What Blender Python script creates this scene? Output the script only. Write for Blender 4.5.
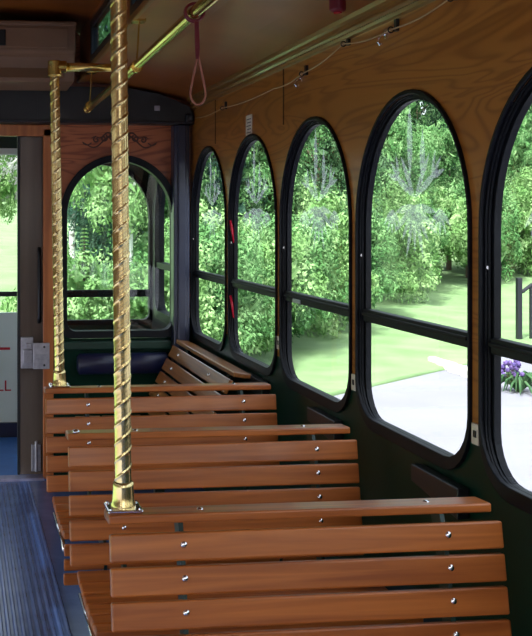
import bpy, bmesh, math, random
from mathutils import Vector, Matrix
from mathutils.geometry import tessellate_polygon

for o in list(bpy.data.objects):
    bpy.data.objects.remove(o)
S = bpy.context.scene
COL = S.collection
H = 1.37            # eye height above the trolley floor; floor at z = 0

# ------------------------------------------------------------------ camera
cam_d = bpy.data.cameras.new('camera')
cam = bpy.data.objects.new('camera', cam_d); COL.objects.link(cam)
cam_d.sensor_fit = 'HORIZONTAL'; cam_d.sensor_width = 36
cam_d.lens = 36 * 1038 / 532
cam_d.shift_x = (266 - 78) / 532
cam_d.shift_y = -(318 - 216) / 532
cam_d.clip_start = 0.05; cam_d.clip_end = 400
cam.location = (0, 0, H)
cam.rotation_euler = (math.pi / 2, 0, -math.atan(119 / 1038))
S.camera = cam

# ------------------------------------------------------------------ light
w = bpy.data.worlds.new('sky'); S.world = w; w.use_nodes = True
nt = w.node_tree; nt.nodes.clear()
sky = nt.nodes.new('ShaderNodeTexSky'); sky.sky_type = 'NISHITA'
sky.sun_disc = False; sky.sun_elevation = math.radians(58); sky.sun_rotation = math.radians(215)
sky.air_density = 1.0; sky.dust_density = 5.0; sky.ozone_density = 1.0
bg = nt.nodes.new('ShaderNodeBackground'); bg.inputs[1].default_value = 0.50
wo = nt.nodes.new('ShaderNodeOutputWorld')
hs = nt.nodes.new('ShaderNodeHueSaturation'); hs.inputs['Saturation'].default_value = 0.45
nt.links.new(sky.outputs[0], hs.inputs['Color']); nt.links.new(hs.outputs[0], bg.inputs[0]); nt.links.new(bg.outputs[0], wo.inputs[0])
sun_d = bpy.data.lights.new('sun', 'SUN'); sun_d.energy = 6.0; sun_d.angle = math.radians(0.6)
sun_d.color = (1.0, 0.97, 0.92)
sun = bpy.data.objects.new('sun', sun_d); COL.objects.link(sun)
# light travels from the left and behind the camera, high up
sun.rotation_euler = Vector((-0.55, -0.62, 1.25)).to_track_quat('Z', 'Y').to_euler()
S.view_settings.view_transform = 'Standard'
S.view_settings.look = 'None'
S.view_settings.gamma = 1
S.view_settings.use_curve_mapping = False
S.view_settings.exposure = 0.42

# ------------------------------------------------------------------ materials
def sr(r, g, b):
    f = lambda c: (c / 255 / 12.92) if c / 255 <= 0.04045 else ((c / 255 + 0.055) / 1.055) ** 2.4
    return (f(r), f(g), f(b), 1)

def mat(name, col, rough=0.5, metal=0.0, spec=0.5, coat=0.0):
    m = bpy.data.materials.new(name); m.use_nodes = True
    b = m.node_tree.nodes['Principled BSDF']
    b.inputs['Base Color'].default_value = col
    b.inputs['Roughness'].default_value = rough
    b.inputs['Metallic'].default_value = metal
    b.inputs['Specular IOR Level'].default_value = spec
    b.inputs['Coat Weight'].default_value = coat
    b.inputs['Coat Roughness'].default_value = 0.12
    return m

def N(m, t, **kw):
    n = m.node_tree.nodes.new(t)
    for k, v in kw.items(): setattr(n, k, v)
    return n

def L(m, a, b): m.node_tree.links.new(a, b)

def ramp(m, stops):
    r = N(m, 'ShaderNodeValToRGB')
    e = r.color_ramp.elements
    e[0].position, e[0].color = stops[0]
    e[1].position, e[1].color = stops[-1]
    for p, c in stops[1:-1]:
        x = e.new(p); x.color = c
    return r

def mottled(name, c1, c2, scale=(8, 8, 8), rough=0.5, metal=0.0, spec=0.5, coat=0.0, bump=0.0, detail=4, per_object=False, dist=0.0, lo=.35, hi=.65):
    m = mat(name, c1, rough, metal, spec, coat)
    b = m.node_tree.nodes['Principled BSDF']
    tc = N(m, 'ShaderNodeTexCoord'); mp = N(m, 'ShaderNodeMapping')
    mp.inputs['Scale'].default_value = scale
    src = tc.outputs['Object']
    if per_object:
        oi = N(m, 'ShaderNodeObjectInfo'); mu = N(m, 'ShaderNodeMath', operation='MULTIPLY'); mu.inputs[1].default_value = 37.0
        cb = N(m, 'ShaderNodeCombineXYZ'); L(m, oi.outputs['Random'], mu.inputs[0])
        for i in range(3): L(m, mu.outputs[0], cb.inputs[i])
        ad = N(m, 'ShaderNodeVectorMath', operation='ADD')
        L(m, src, ad.inputs[0]); L(m, cb.outputs[0], ad.inputs[1]); src = ad.outputs[0]
    L(m, src, mp.inputs[0])
    no = N(m, 'ShaderNodeTexNoise'); no.inputs['Scale'].default_value = 1; no.inputs['Detail'].default_value = detail
    no.inputs['Distortion'].default_value = dist
    L(m, mp.outputs[0], no.inputs['Vector'])
    r = ramp(m, [(lo, c1), (hi, c2)])
    L(m, no.outputs['Fac'], r.inputs[0]); L(m, r.outputs[0], b.inputs['Base Color'])
    if bump:
        bu = N(m, 'ShaderNodeBump'); bu.inputs['Strength'].default_value = bump; bu.inputs['Distance'].default_value = 0.002
        L(m, no.outputs['Fac'], bu.inputs['Height']); L(m, bu.outputs[0], b.inputs['Normal'])
    return m

def wall_material(name, wood1, wood2, axis_scale):
    """varnished plywood above, dark green paint below the dado line (object z)"""
    m = mat(name, wood1, 0.32, 0, 0.5, 0.35)
    b = m.node_tree.nodes['Principled BSDF']
    tc = N(m, 'ShaderNodeTexCoord'); mp = N(m, 'ShaderNodeMapping'); mp.inputs['Scale'].default_value = axis_scale
    L(m, tc.outputs['Object'], mp.inputs[0])
    wv = N(m, 'ShaderNodeTexNoise'); wv.inputs['Scale'].default_value = 1.0; wv.inputs['Detail'].default_value = 2; wv.inputs['Distortion'].default_value = 1.2
    L(m, mp.outputs[0], wv.inputs['Vector'])
    mu = N(m, 'ShaderNodeMath', operation='MULTIPLY'); mu.inputs[1].default_value = 60
    L(m, wv.outputs['Fac'], mu.inputs[0])
    sn = N(m, 'ShaderNodeMath', operation='SINE'); L(m, mu.outputs[0], sn.inputs[0])
    ma = N(m, 'ShaderNodeMath', operation='MULTIPLY_ADD'); ma.inputs[1].default_value = 0.5; ma.inputs[2].default_value = 0.5
    L(m, sn.outputs[0], ma.inputs[0])
    pw = N(m, 'ShaderNodeMath', operation='POWER'); pw.inputs[1].default_value = 2.5; L(m, ma.outputs[0], pw.inputs[0])
    mid = tuple(wood1[i] * .45 + wood2[i] * .55 for i in range(3)) + (1,)
    r = ramp(m, [(0.0, wood1), (0.6, mid), (1.0, wood2)]); L(m, pw.outputs[0], r.inputs[0])
    sp = N(m, 'ShaderNodeSeparateXYZ'); L(m, tc.outputs['Object'], sp.inputs[0])
    lt = N(m, 'ShaderNodeMath', operation='LESS_THAN'); lt.inputs[1].default_value = H - 0.54; L(m, sp.outputs['Z'], lt.inputs[0])
    mx = N(m, 'ShaderNodeMix', data_type='RGBA'); L(m, lt.outputs[0], mx.inputs['Factor'])
    L(m, r.outputs[0], mx.inputs['A']); mx.inputs['B'].default_value = sr(2, 42, 31)
    cw_ = N(m, 'ShaderNodeMath', operation='MULTIPLY_ADD'); cw_.inputs[1].default_value = -0.33; cw_.inputs[2].default_value = 0.33
    L(m, lt.outputs[0], cw_.inputs[0]); L(m, cw_.outputs[0], b.inputs['Coat Weight'])
    sp_ = N(m, 'ShaderNodeMath', operation='MULTIPLY_ADD'); sp_.inputs[1].default_value = -0.35; sp_.inputs[2].default_value = 0.5
    L(m, lt.outputs[0], sp_.inputs[0]); L(m, sp_.outputs[0], b.inputs['Specular IOR Level'])
    L(m, mx.outputs['Result'], b.inputs['Base Color'])
    return m

M = {}
M['ply'] = wall_material('varnished_plywood', sr(174, 113, 46), sr(146, 88, 32), (1, .75, 6.5))
M['ply_red'] = wall_material('reddish_plywood', sr(176, 98, 56), sr(132, 64, 34), (1.3, 1, 7.0))
M['ceiling'] = mottled('brown_ceiling_panel', sr(156, 88, 34), sr(136, 74, 26), (3, 3, 3), 0.38, coat=0.12)
M['jamb'] = mottled('door_casing_wood', sr(190, 112, 56), sr(156, 84, 38), (30, 30, 2), 0.35, coat=.3)
M['cream'] = mottled('wood_trim', sr(150, 104, 42), sr(126, 84, 30), (6, 1, 20), 0.3, coat=.4)
M['slat'] = mottled('oiled_slat_wood', sr(196, 114, 50), sr(144, 74, 27), (2.0, 42, 42), 0.36, coat=0.22, bump=0.15, detail=5, per_object=True, dist=0.6, lo=.3, hi=.72)
M['slat_y'] = mottled('oiled_slat_wood_side', sr(184, 122, 66), sr(132, 80, 38), (42, 2.0, 42), 0.30, coat=0.45, bump=0.15, detail=5, per_object=True, dist=0.6, lo=.3, hi=.72)
M['black'] = mottled('black_window_rubber', sr(9, 11, 16), sr(14, 17, 25), (5, 5, 5), 0.5, spec=.22)
M['valance'] = mottled('black_painted_header', sr(26, 28, 29), sr(36, 38, 38), (6, 6, 6), 0.4)
M['post'] = mottled('blue_black_post', sr(34, 38, 58), sr(44, 50, 74), (6, 6, 3), 0.35, coat=.2)
M['green'] = mottled('green_paint', sr(8, 44, 34), sr(10, 52, 40), (4, 4, 4), 0.4)
M['steel'] = mottled('dark_green_steel', sr(14, 40, 36), sr(18, 48, 44), (4, 4, 4), 0.35, metal=.2)
M['brass'] = mottled('polished_brass', sr(236, 216, 160), sr(224, 196, 132), (30, 30, 14), 0.24, metal=1.0)
M['brass_tube'] = mottled('brass_rail', sr(226, 196, 112), sr(204, 172, 86), (10, 4, 10), 0.2, metal=1.0)
M['chrome'] = mat('chrome', (.8, .8, .82, 1), 0.12, 1.0)
M['silver'] = mottled('brushed_aluminium', sr(190, 190, 200), sr(165, 165, 176), (30, 4, 30), 0.35, metal=0.8)
M['ac'] = mottled('beige_plastic', sr(134, 100, 72), sr(124, 92, 66), (4, 4, 4), 0.5)
M['ac_dark'] = mat('dark_grille', sr(20, 16, 16), 0.6)
M['door'] = mottled('brown_grey_door_laminate', sr(104, 92, 82), sr(90, 78, 70), (14, 14, 1.2), 0.18, coat=.5)
M['pale'] = mottled('pale_green_panel', sr(232, 244, 234), sr(222, 236, 226), (3, 3, 3), 0.4)
M['red'] = mat('red_letters', sr(196, 42, 48), 0.5)
M['red_gloss'] = mat('red_plastic', sr(190, 24, 50), 0.25)
M['maroon'] = mat('maroon_leather', sr(112, 22, 36), 0.45)
M['strap'] = mat('strap_cord', sr(176, 112, 92), 0.5)
M['navy'] = mottled('navy_vinyl', sr(18, 22, 52), sr(24, 30, 66), (6, 6, 6), 0.38)
M['cordwhite'] = mat('pull_cord', sr(190, 160, 120), 0.4)
M['sticker'] = mottled('white_sticker', sr(226, 218, 204), sr(206, 196, 180), (40, 40, 40), 0.5)
M['ink'] = mat('sticker_ink', sr(90, 84, 84), 0.5)
M['scroll'] = mat('brown_scroll_paint', sr(70, 36, 20), 0.5)
M['lavender'] = mottled('metal_sill', sr(176, 176, 206), sr(150, 150, 184), (20, 4, 4), 0.35, metal=.5)
M['vfloor'] = mottled('blue_step_rubber', sr(58, 116, 190), sr(50, 104, 178), (10, 10, 10), 0.45)
M['iron'] = mat('black_iron', sr(22, 24, 30), 0.4)
M['bark'] = mottled('grey_bark', sr(110, 96, 80), sr(70, 60, 50), (6, 6, 2), 0.9)
M['birch'] = mottled('birch_bark', sr(226, 226, 222), sr(120, 116, 110), (4, 4, 9), 0.8, lo=.5, hi=.62)
M['shell'] = mottled('roof_shell', sr(96, 60, 34), sr(86, 54, 30), (3, 3, 3), .6)
M['asphalt'] = mottled('pale_concrete', sr(120, 120, 131), sr(112, 112, 123), (.5, .5, .5), 0.9, detail=6)
M['stone'] = mottled('pale_kerb_stone', sr(220, 218, 210), sr(180, 178, 170), (3, 3, 3), 0.9)
M['grass'] = mottled('lawn_grass', sr(116, 144, 98), sr(96, 126, 78), (1.2, 1.2, 1.2), 0.9, detail=9, bump=0)
M['flower'] = mottled('purple_flowers', sr(96, 72, 128), sr(60, 48, 104), (20, 20, 20), 0.8)

# blue ribbed floor rubber
m = mottled('blue_floor_rubber', sr(88, 110, 164), sr(76, 98, 150), (9, 9, 9), 0.25, spec=.6); M['floor'] = m

# clear window glass: thin pane, mostly see-through with a faint reflection
def glass(name, tint, glossy):
    m = bpy.data.materials.new(name); m.use_nodes = True; m.node_tree.nodes.clear()
    o = N(m, 'ShaderNodeOutputMaterial'); mx = N(m, 'ShaderNodeMixShader'); t = N(m, 'ShaderNodeBsdfTransparent')
    g = N(m, 'ShaderNodeBsdfGlossy'); g.inputs['Roughness'].default_value = 0.02
    t.inputs[0].default_value = tint; mx.inputs[0].default_value = glossy
    L(m, t.outputs[0], mx.inputs[1]); L(m, g.outputs[0], mx.inputs[2]); L(m, mx.outputs[0], o.inputs[0])
    return m
M['glass'] = glass('window_glass', (.93, .96, .95, 1), 0.04)
M['tint'] = glass('tinted_glass', (.34, .42, .46, 1), 0.10)
def frosted():
    m = bpy.data.materials.new('etched_frost'); m.use_nodes = True; m.node_tree.nodes.clear()
    o = N(m, 'ShaderNodeOutputMaterial'); mx = N(m, 'ShaderNodeMixShader'); t = N(m, 'ShaderNodeBsdfTransparent')
    g = N(m, 'ShaderNodeBsdfTranslucent'); g.inputs[0].default_value = (.86, .9, .9, 1)
    mx.inputs[0].default_value = 0.20
    L(m, t.outputs[0], mx.inputs[1]); L(m, g.outputs[0], mx.inputs[2]); L(m, mx.outputs[0], o.inputs[0])
    return m
M['frost'] = frosted()

def leafmat(name, c1, c2, c3):
    m = bpy.data.materials.new(name); m.use_nodes = True; m.node_tree.nodes.clear()
    o = N(m, 'ShaderNodeOutputMaterial'); mx = N(m, 'ShaderNodeMixShader')
    d = N(m, 'ShaderNodeBsdfDiffuse'); t = N(m, 'ShaderNodeBsdfTranslucent')
    tc = N(m, 'ShaderNodeTexCoord'); no = N(m, 'ShaderNodeTexNoise'); no.inputs['Scale'].default_value = 2.2; no.inputs['Detail'].default_value = 6
    L(m, tc.outputs['Object'], no.inputs['Vector'])
    r = ramp(m, [(.32, c1), (.5, c2), (.68, c3)]); L(m, no.outputs['Fac'], r.inputs[0])
    L(m, r.outputs[0], d.inputs[0]); L(m, r.outputs[0], t.inputs[0]); mx.inputs[0].default_value = 0.22
    L(m, d.outputs[0], mx.inputs[1]); L(m, t.outputs[0], mx.inputs[2]); L(m, mx.outputs[0], o.inputs[0])
    return m
M['leaf_a'] = leafmat('leaves_fresh', sr(56, 100, 56), sr(94, 136, 84), sr(138, 172, 120))
M['leaf_b'] = leafmat('leaves_deep', sr(42, 70, 46), sr(70, 102, 70), sr(104, 134, 96))
M['leaf_c'] = leafmat('leaves_blue_green', sr(38, 64, 54), sr(64, 96, 80), sr(96, 128, 106))
M['leaf_d'] = leafmat('leaves_yellow_green', sr(80, 122, 64), sr(120, 158, 98), sr(162, 190, 136))

# ------------------------------------------------------------------ object helpers
def Z(v): return H + v

def tag(o, label=None, cat=None, group=None, kind=None):
    if label: o['label'] = label
    if cat: o['category'] = cat
    if group: o['group'] = group
    if kind: o['kind'] = kind
    return o

def link(name, me, material, parent=None, smooth=False, bevel=0.0, seg=2):
    me.materials.append(M[material]) if isinstance(material, str) else me.materials.append(material)
    if smooth:
        for p in me.polygons: p.use_smooth = True
    o = bpy.data.objects.new(name, me); COL.objects.link(o)
    if parent is not None: o.parent = parent
    if bevel:
        b = o.modifiers.new('bevel', 'BEVEL'); b.width = bevel; b.segments = seg; b.limit_method = 'ANGLE'; b.angle_limit = math.radians(40)
        b.harden_normals = False
    return o

def done(bm, name, material, parent=None, smooth=False, bevel=0.0, seg=2, recalc=True):
    if recalc: bmesh.ops.recalc_face_normals(bm, faces=bm.faces)
    me = bpy.data.meshes.new(name); bm.to_mesh(me); bm.free()
    return link(name, me, material, parent, smooth, bevel, seg)

def empty(name, loc=(0, 0, 0), rz=0):
    o = bpy.data.objects.new(name, None); COL.objects.link(o); o.location = loc; o.rotation_euler = (0, 0, rz)
    o.empty_display_size = .1
    return o

def box(bm, x0, x1, y0, y1, z0, z1, mtx=None):
    vs = [bm.verts.new((x, y, z)) for x in (x0, x1) for y in (y0, y1) for z in (z0, z1)]
    for f in ((0, 1, 3, 2), (4, 6, 7, 5), (0, 4, 5, 1), (2, 3, 7, 6), (0, 2, 6, 4), (1, 5, 7, 3)):
        bm.faces.new([vs[i] for i in f])
    if mtx is not None: bmesh.ops.transform(bm, matrix=mtx, verts=vs)
    return vs

def tube(bm, pts, r, n=10, closed=False, caps=True):
    pts = [Vector(p) for p in pts]; rings = []
    k = len(pts); up = None
    for i, p in enumerate(pts):
        if closed: d = pts[(i + 1) % k] - pts[i - 1]
        else: d = pts[min(i + 1, k - 1)] - pts[max(i - 1, 0)]
        d.normalize()
        if up is None: up = d.orthogonal().normalized()
        up = (up - d * up.dot(d))
        if up.length < 1e-6: up = d.orthogonal()
        up.normalize(); s = d.cross(up)
        rr = r[i] if isinstance(r, (list, tuple)) else r
        rings.append([bm.verts.new(p + (up * math.cos(2 * math.pi * j / n) + s * math.sin(2 * math.pi * j / n)) * rr) for j in range(n)])
    for i in range(k if closed else k - 1):
        a, b = rings[i], rings[(i + 1) % k]
        for j in range(n): bm.faces.new((a[j], a[(j + 1) % n], b[(j + 1) % n], b[j]))
    if caps and not closed:
        bm.faces.new(rings[0][::-1]); bm.faces.new(rings[-1])

def arch(c, half, spring, rise, bottom, rb=0.13, n=14):
    """arched window outline in (u, z): half-ellipse on top, rounded bottom corners"""
    p = []
    for i in range(2 * n + 1):
        a = math.pi * i / (2 * n); p.append((c + half * math.cos(a), spring + rise * math.sin(a)))
    if rb <= 0: return p + [(c - half, bottom), (c + half, bottom)]
    for i in range(7):
        a = math.pi + math.pi / 2 * i / 6; p.append((c - half + rb + rb * math.cos(a), bottom + rb + rb * math.sin(a)))
    for i in range(7):
        a = 1.5 * math.pi + math.pi / 2 * i / 6; p.append((c + half - rb + rb * math.cos(a), bottom + rb + rb * math.sin(a)))
    return p

def sheet(bm, loops, t0, t1, plane='X'):
    """slab between t0 and t1 with holes; loops[0] outer, rest holes, 2D points (u, z)"""
    def P(u, z, t): return (t, u, z) if plane == 'X' else ((u, t, z) if plane == 'Y' else (u, z, t))
    tris = tessellate_polygon([[Vector((u, z, 0)) for u, z in lp] for lp in loops])
    flat = [q for lp in loops for q in lp]
    A = [bm.verts.new(P(u, z, t0)) for u, z in flat]; B = [bm.verts.new(P(u, z, t1)) for u, z in flat]
    for t in tris:
        try:
            bm.faces.new([A[i] for i in t]); bm.faces.new([B[i] for i in t][::-1])
        except ValueError: pass
    k = 0
    for lp in loops:
        n = len(lp)
        for i in range(n):
            a, b = k + i, k + (i + 1) % n
            bm.faces.new((A[a], A[b], B[b], B[a]))
        k += n

def copy_tree(o, parent=None):
    c = o.copy(); COL.objects.link(c)
    if parent is not None: c.parent = parent
    for ch in list(o.children): copy_tree(ch, c)
    return c

def struct(o): o['kind'] = 'structure'; return o

# ================================================================== SETTING
XW = 1.22
YF = 5.41      # bulkhead
YE = 6.45      # end wall of the vestibule
YB = -1.6      # wall behind the camera
PITCH = .763
WY = [2.718 + PITCH * k for k in range(3, -5, -1)]    # window centres, far to near

# floor slab + ribbed aisle mat (one mesh with raised ribs)
bm = bmesh.new()
box(bm, -1.22, 1.22, YB, YF - .05, -.06, 0)
x = -.36
while x < .375:
    vs = [bm.verts.new(p) for p in ((x, YB + .02, .0002), (x + .0045, YB + .02, .0062), (x + .0115, YB + .02, .0062), (x + .016, YB + .02, .0002),
                                    (x, YF - .1, .0002), (x + .0045, YF - .1, .0062), (x + .0115, YF - .1, .0062), (x + .016, YF - .1, .0002))]
    for a in range(3): bm.faces.new((vs[a], vs[a + 1], vs[a + 5], vs[a + 4]))
    x += .0245
struct(done(bm, 'floor', 'floor'))
bm = bmesh.new(); box(bm, -1.22, 1.22, YF + .04, YE, -.06, 0); struct(done(bm, 'floor_vestibule', 'vfloor'))
bm = bmesh.new(); box(bm, -.44, .44, YF - .05, YF + .04, -.06, .012); o = struct(done(bm, 'trim_1', 'lavender', bevel=.004))

# side walls
def side_wall(name, x0, x1, light_opening=False):
    bm = bmesh.new()
    outer = [(YB, 0), (YE, 0), (YE, Z(.64)), (YB, Z(.64))]
    holes = [arch(y, .352, Z(-.03), .362, Z(-.618), .12) for y in WY]
    if light_opening: holes.append([(5.5, .03), (6.5, .03), (6.5, Z(.42)), (5.5, Z(.42))])  # unseen opening added to let daylight into the vestibule
    else: holes.append(arch(5.98, .33, Z(-.03), .34, Z(-.60), .12))
    sheet(bm, [outer] + holes, x0, x1, 'X')
    return struct(done(bm, name, 'ply'))
side_wall('wall_right', XW, XW + .030)
side_wall('wall_left', -XW - .055, -XW, True)
# plywood panel joints on the right wall
for k, y in enumerate((3.81, 4.86, 2.02)):
    bm = bmesh.new(); box(bm, XW - .003, XW, y - .004, y + .004, Z(.345), Z(.56)); struct(done(bm, 'trim_%d' % (20 + k), 'scroll'))

# wall behind the camera; its unseen window is made wide to light the bench fronts
bm = bmesh.new(); sheet(bm, [[(-1.22, 0), (1.22, 0), (1.22, Z(.64)), (-1.22, Z(.64))], [(-1.0, Z(-.5)), (1.0, Z(-.5)), (1.0, Z(.4)), (-1.0, Z(.4))]], YB - .05, YB, 'Y')
struct(done(bm, 'wall_back', 'ply_red'))

# bulkhead with doorway and arched opening
bm = bmesh.new()
outer = [(-1.22, 0), (-.455, 0), (-.455, Z(.475)), (.455, Z(.475)), (.455, 0), (1.22, 0), (1.22, Z(.64)), (.85, Z(.70)), (.6, Z(.98)), (-.6, Z(.98)), (-.85, Z(.70)), (-1.22, Z(.64))]
sheet(bm, [outer, arch(.838, .292, Z(.0), .300, Z(-.645), .05), arch(-.838, .292, Z(.0), .300, Z(-.645), .05)], YF, YF + .035, 'Y')
struct(done(bm, 'wall_front', 'ply_red'))
# door casing
bm = bmesh.new()
for s in (-1, 1):
    box(bm, min(s * .435, s * .49), max(s * .435, s * .49), YF - .02, YF, 0, Z(.455))
box(bm, -.49, .49, YF - .02, YF, Z(.415), Z(.475))
struct(done(bm, 'trim_2', 'jamb', bevel=.004))
# black ring round the bulkhead arch
def arch_window(name, c, y, half, spring, rise, bottom, ring, rb=.05, depth=.06, bar=None, barh=.02):
    root = struct(empty(name, (c, y, Z(bottom))))
    def rel(lp): return [(u - c, z - Z(bottom)) for u, z in lp]
    bm = bmesh.new()
    sheet(bm, [rel(arch(c, half + ring * .5, Z(spring), rise + ring * .5, Z(bottom) - ring * .5, rb + .01)),
               rel(arch(c, half - ring * .5, Z(spring), rise - ring * .5, Z(bottom) + ring * .5, rb))], -depth * .5 , depth * .5, 'Y')
    done(bm, 'window_frame', 'black', root, bevel=.004)
    bm = bmesh.new(); sheet(bm, [rel(arch(c, half - ring * .3, Z(spring), rise - ring * .3, Z(bottom) + ring * .3, rb))], -.002, .002, 'Y')
    done(bm, 'glass_pane', 'glass', root)
    if bar is not None:
        bm = bmesh.new(); box(bm, -half + ring * .4, half - ring * .4, -.014, .014, Z(bar) - barh * .5 - Z(bottom), Z(bar) + barh * .5 - Z(bottom))
        done(bm, 'meeting_rail', 'black', root, bevel=.003)
    return root
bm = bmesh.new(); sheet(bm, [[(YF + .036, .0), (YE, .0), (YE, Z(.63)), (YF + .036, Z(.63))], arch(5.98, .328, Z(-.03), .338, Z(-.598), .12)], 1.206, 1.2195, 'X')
struct(done(bm, 'wall_vestibule_dark_sheet', 'valance'))  # added black sheet, darkens the wall that the side opening lights up
arch_window('window_20', .838, YF + .002, .296, .0, .304, -.62, .036, depth=.07)

# end wall of the vestibule
bm = bmesh.new()
sheet(bm, [[(-1.22, 0), (-.62, 0), (-.62, Z(.42)), (.40, Z(.42)), (.40, 0), (1.22, 0), (1.22, Z(.64)), (-1.22, Z(.64))],
           arch(.872, .335, Z(.0), .335, Z(-.665), .04)], YE, YE + .04, 'Y')
struct(done(bm, 'wall_end', 'green'))
arch_window('window_21', .868, YE, .335, .0, .335, -.665, .03, rb=.04, depth=.05, bar=-.485, barh=.045)
# rear door of the vestibule: pale panel below, glazed above
d = struct(empty('door_2', (-.11, YE, 0)))
bm = bmesh.new(); sheet(bm, [[(-.51, .09), (.51, .09), (.51, Z(.42)), (-.51, Z(.42))], [(-.47, Z(-.60)), (.47, Z(-.60)), (.47, Z(.38)), (-.47, Z(.38))]], 0, .03, 'Y')
done(bm, 'door_panel', 'pale', d)
bm = bmesh.new(); box(bm, -.47, .47, .01, .03, Z(-.50), Z(-.47)); done(bm, 'meeting_rail', 'iron', d)
bm = bmesh.new(); box(bm, -.47, .47, .014, .018, Z(-.60), Z(.38)); done(bm, 'glass_pane', 'glass', d)
bm = bmesh.new(); box(bm, -.51, .51, -.015, .03, 0, .088); done(bm, 'kick_plate', 'navy', d)
def text_mesh(name, body, size, material, parent, loc, rot, align='LEFT', extrude=.001):
    cu = bpy.data.curves.new('lettering', 'FONT'); cu.body = body; cu.size = size; cu.extrude = extrude; cu.align_x = align
    t = bpy.data.objects.new('lettering', cu); COL.objects.link(t)
    bpy.context.view_layer.update()
    me = bpy.data.meshes.new_from_object(t.evaluated_get(bpy.context.evaluated_depsgraph_get()))
    bpy.data.objects.remove(t)
    me.materials.clear()
    o = link(name, me, material, parent); o.location = loc; o.rotation_euler = rot
    return o
lt = text_mesh('lettering', 'LL', .095, 'red', d, (.432, -.002, Z(-1.085)), (math.pi / 2, 0, 0), 'RIGHT'); lt['label'] = 'red capital letters'
bm = bmesh.new(); box(bm, .30, .425, -.003, 0, Z(-.83), Z(-.815)); o = done(bm, 'underline_stroke', 'red', d); o['label'] = 'red printed dash'
# blue kick strip at base of the end wall
bm = bmesh.new(); box(bm, .41, 1.2, YE - .02, YE, 0, .09); struct(done(bm, 'baseboard_end', 'navy'))

# ceiling: curved side slopes, clerestory sides, raised centre panel
prof = [(1.225, .60), (1.17, .615), (1.04, .648), (.85, .682), (.63, .705)]
def ceil_strip(bm, pts, y0, y1, t=.03):
    for i in range(len(pts) - 1):
        (xa, za), (xb, zb) = pts[i], pts[i + 1]
        v = [bm.verts.new(p) for p in ((xa, y0, Z(za)), (xb, y0, Z(zb)), (xb, y1, Z(zb)), (xa, y1, Z(za)))]
        u = [bm.verts.new((p.co.x, p.co.y, p.co.z + t)) for p in v]
        bm.faces.new(v); bm.faces.new(u[::-1])
        for a in range(4): bm.faces.new((v[a], v[(a + 1) % 4], u[(a + 1) % 4], u[a]))
for nm, s in (('ceiling_side_right', 1), ('ceiling_side_left', -1)):
    bm = bmesh.new(); ceil_strip(bm, [(s * a, b) for a, b in prof], YB - .05, YE + .04)
    bmesh.ops.remove_doubles(bm, verts=bm.verts, dist=1e-5)
    struct(done(bm, nm, 'ceiling'))
bm = bmesh.new(); ceil_strip(bm, [(.66, .955), (.5, .975), (.25, .985), (-.25, .985), (-.5, .975), (-.66, .955)], YB - .05, YE + .04)
struct(done(bm, 'ceiling', 'ceiling'))
cw = [4.46 - 1.15 * k for k in range(5)]
for nm, s in (('wall_clerestory_right', 1), ('wall_clerestory_left', -1)):
    bm = bmesh.new()
    holes = [[(c - .4, Z(.745)), (c + .4, Z(.745)), (c + .4, Z(.905)), (c - .4, Z(.905))] for c in cw]
    sheet(bm, [[(YB - .05, Z(.70)), (YE + .04, Z(.70)), (YE + .04, Z(.965)), (YB - .05, Z(.965))]] + holes, s * .63, s * .655, 'X')
    struct(done(bm, nm, 'ceiling'))
for k, c in enumerate(cw):
    for s in (1, -1):
        r = struct(empty('window_%d' % (30 + 2 * k + (s < 0)), (s * .63, c + .0, Z(.825))))
        bm = bmesh.new()
        sheet(bm, [[(-.43, -.098), (.43, -.098), (.43, .098), (-.43, .098)], [(-.385, -.066), (.385, -.066), (.385, .066), (-.385, .066)]], -.012 if s > 0 else -.02, .02 if s > 0 else .012, 'X')
        done(bm, 'window_frame', 'iron', r, bevel=.003)
        bm = bmesh.new(); box(bm, -.002, .002, -.39, .39, -.07, .07); done(bm, 'tinted_pane', 'tint', r)
# edge bead of the clerestory opening
bm = bmesh.new(); box(bm, .612, .63, YB, YF, Z(.697), Z(.722)); struct(done(bm, 'trim_3', 'cream', bevel=.004))
# moulding along the top of the right wall
bm = bmesh.new()
pr = [(1.22, .555), (1.203, .556), (1.200, .566), (1.206, .572), (1.200, .580), (1.192, .584), (1.190, .594), (1.182, .600), (1.178, .612), (1.18, .625), (1.22, .625)]
a = [bm.verts.new((x, YB, Z(z))) for x, z in pr]; b = [bm.verts.new((x, 5.30, Z(z))) for x, z in pr]
for i in range(len(pr)): bm.faces.new((a[i], a[(i + 1) % len(pr)], b[(i + 1) % len(pr)], b[i]))
bm.faces.new(a); bm.faces.new(b[::-1]); struct(done(bm, 'trim_4', 'cream'))

# black arched header across the bulkhead and corner posts
hd = [(-1.215, .478), (1.215, .478), (1.215, .52), (1.19, .572), (1.04, .632), (.85, .664), (.2, .668), (-.2, .668), (-.85, .664), (-1.04, .632), (-1.19, .572), (-1.215, .52)]
bm = bmesh.new(); sheet(bm, [[(a, Z(b)) for a, b in hd]], 5.30, YF, 'Y'); hdo = struct(done(bm, 'trim_5', 'valance', bevel=.012, seg=3))
bm = bmesh.new(); box(bm, -1.2, 1.2, 5.288, 5.30, Z(.478), Z(.492)); done(bm, 'bottom_bead', 'iron', hdo, bevel=.003)
bm = bmesh.new(); box(bm, 1.165, 1.212, 5.27, 5.30, Z(.485), Z(.53)); done(bm, 'corner_cap', 'iron', hdo, bevel=.01)
for xx in (1.02, .72, .40): 
    bm = bmesh.new(); box(bm, xx - .001, xx + .001, 5.2985, 5.30, Z(.49), Z(.63)); done(bm, 'panel_joint', 'iron', hdo)
bm = bmesh.new(); box(bm, 1.005, 1.035, 5.292, 5.30, Z(.545), Z(.572)); o = done(bm, 'latch_plate', 'silver', hdo, bevel=.003); o['label'] = 'small grey metal plate'
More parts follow.
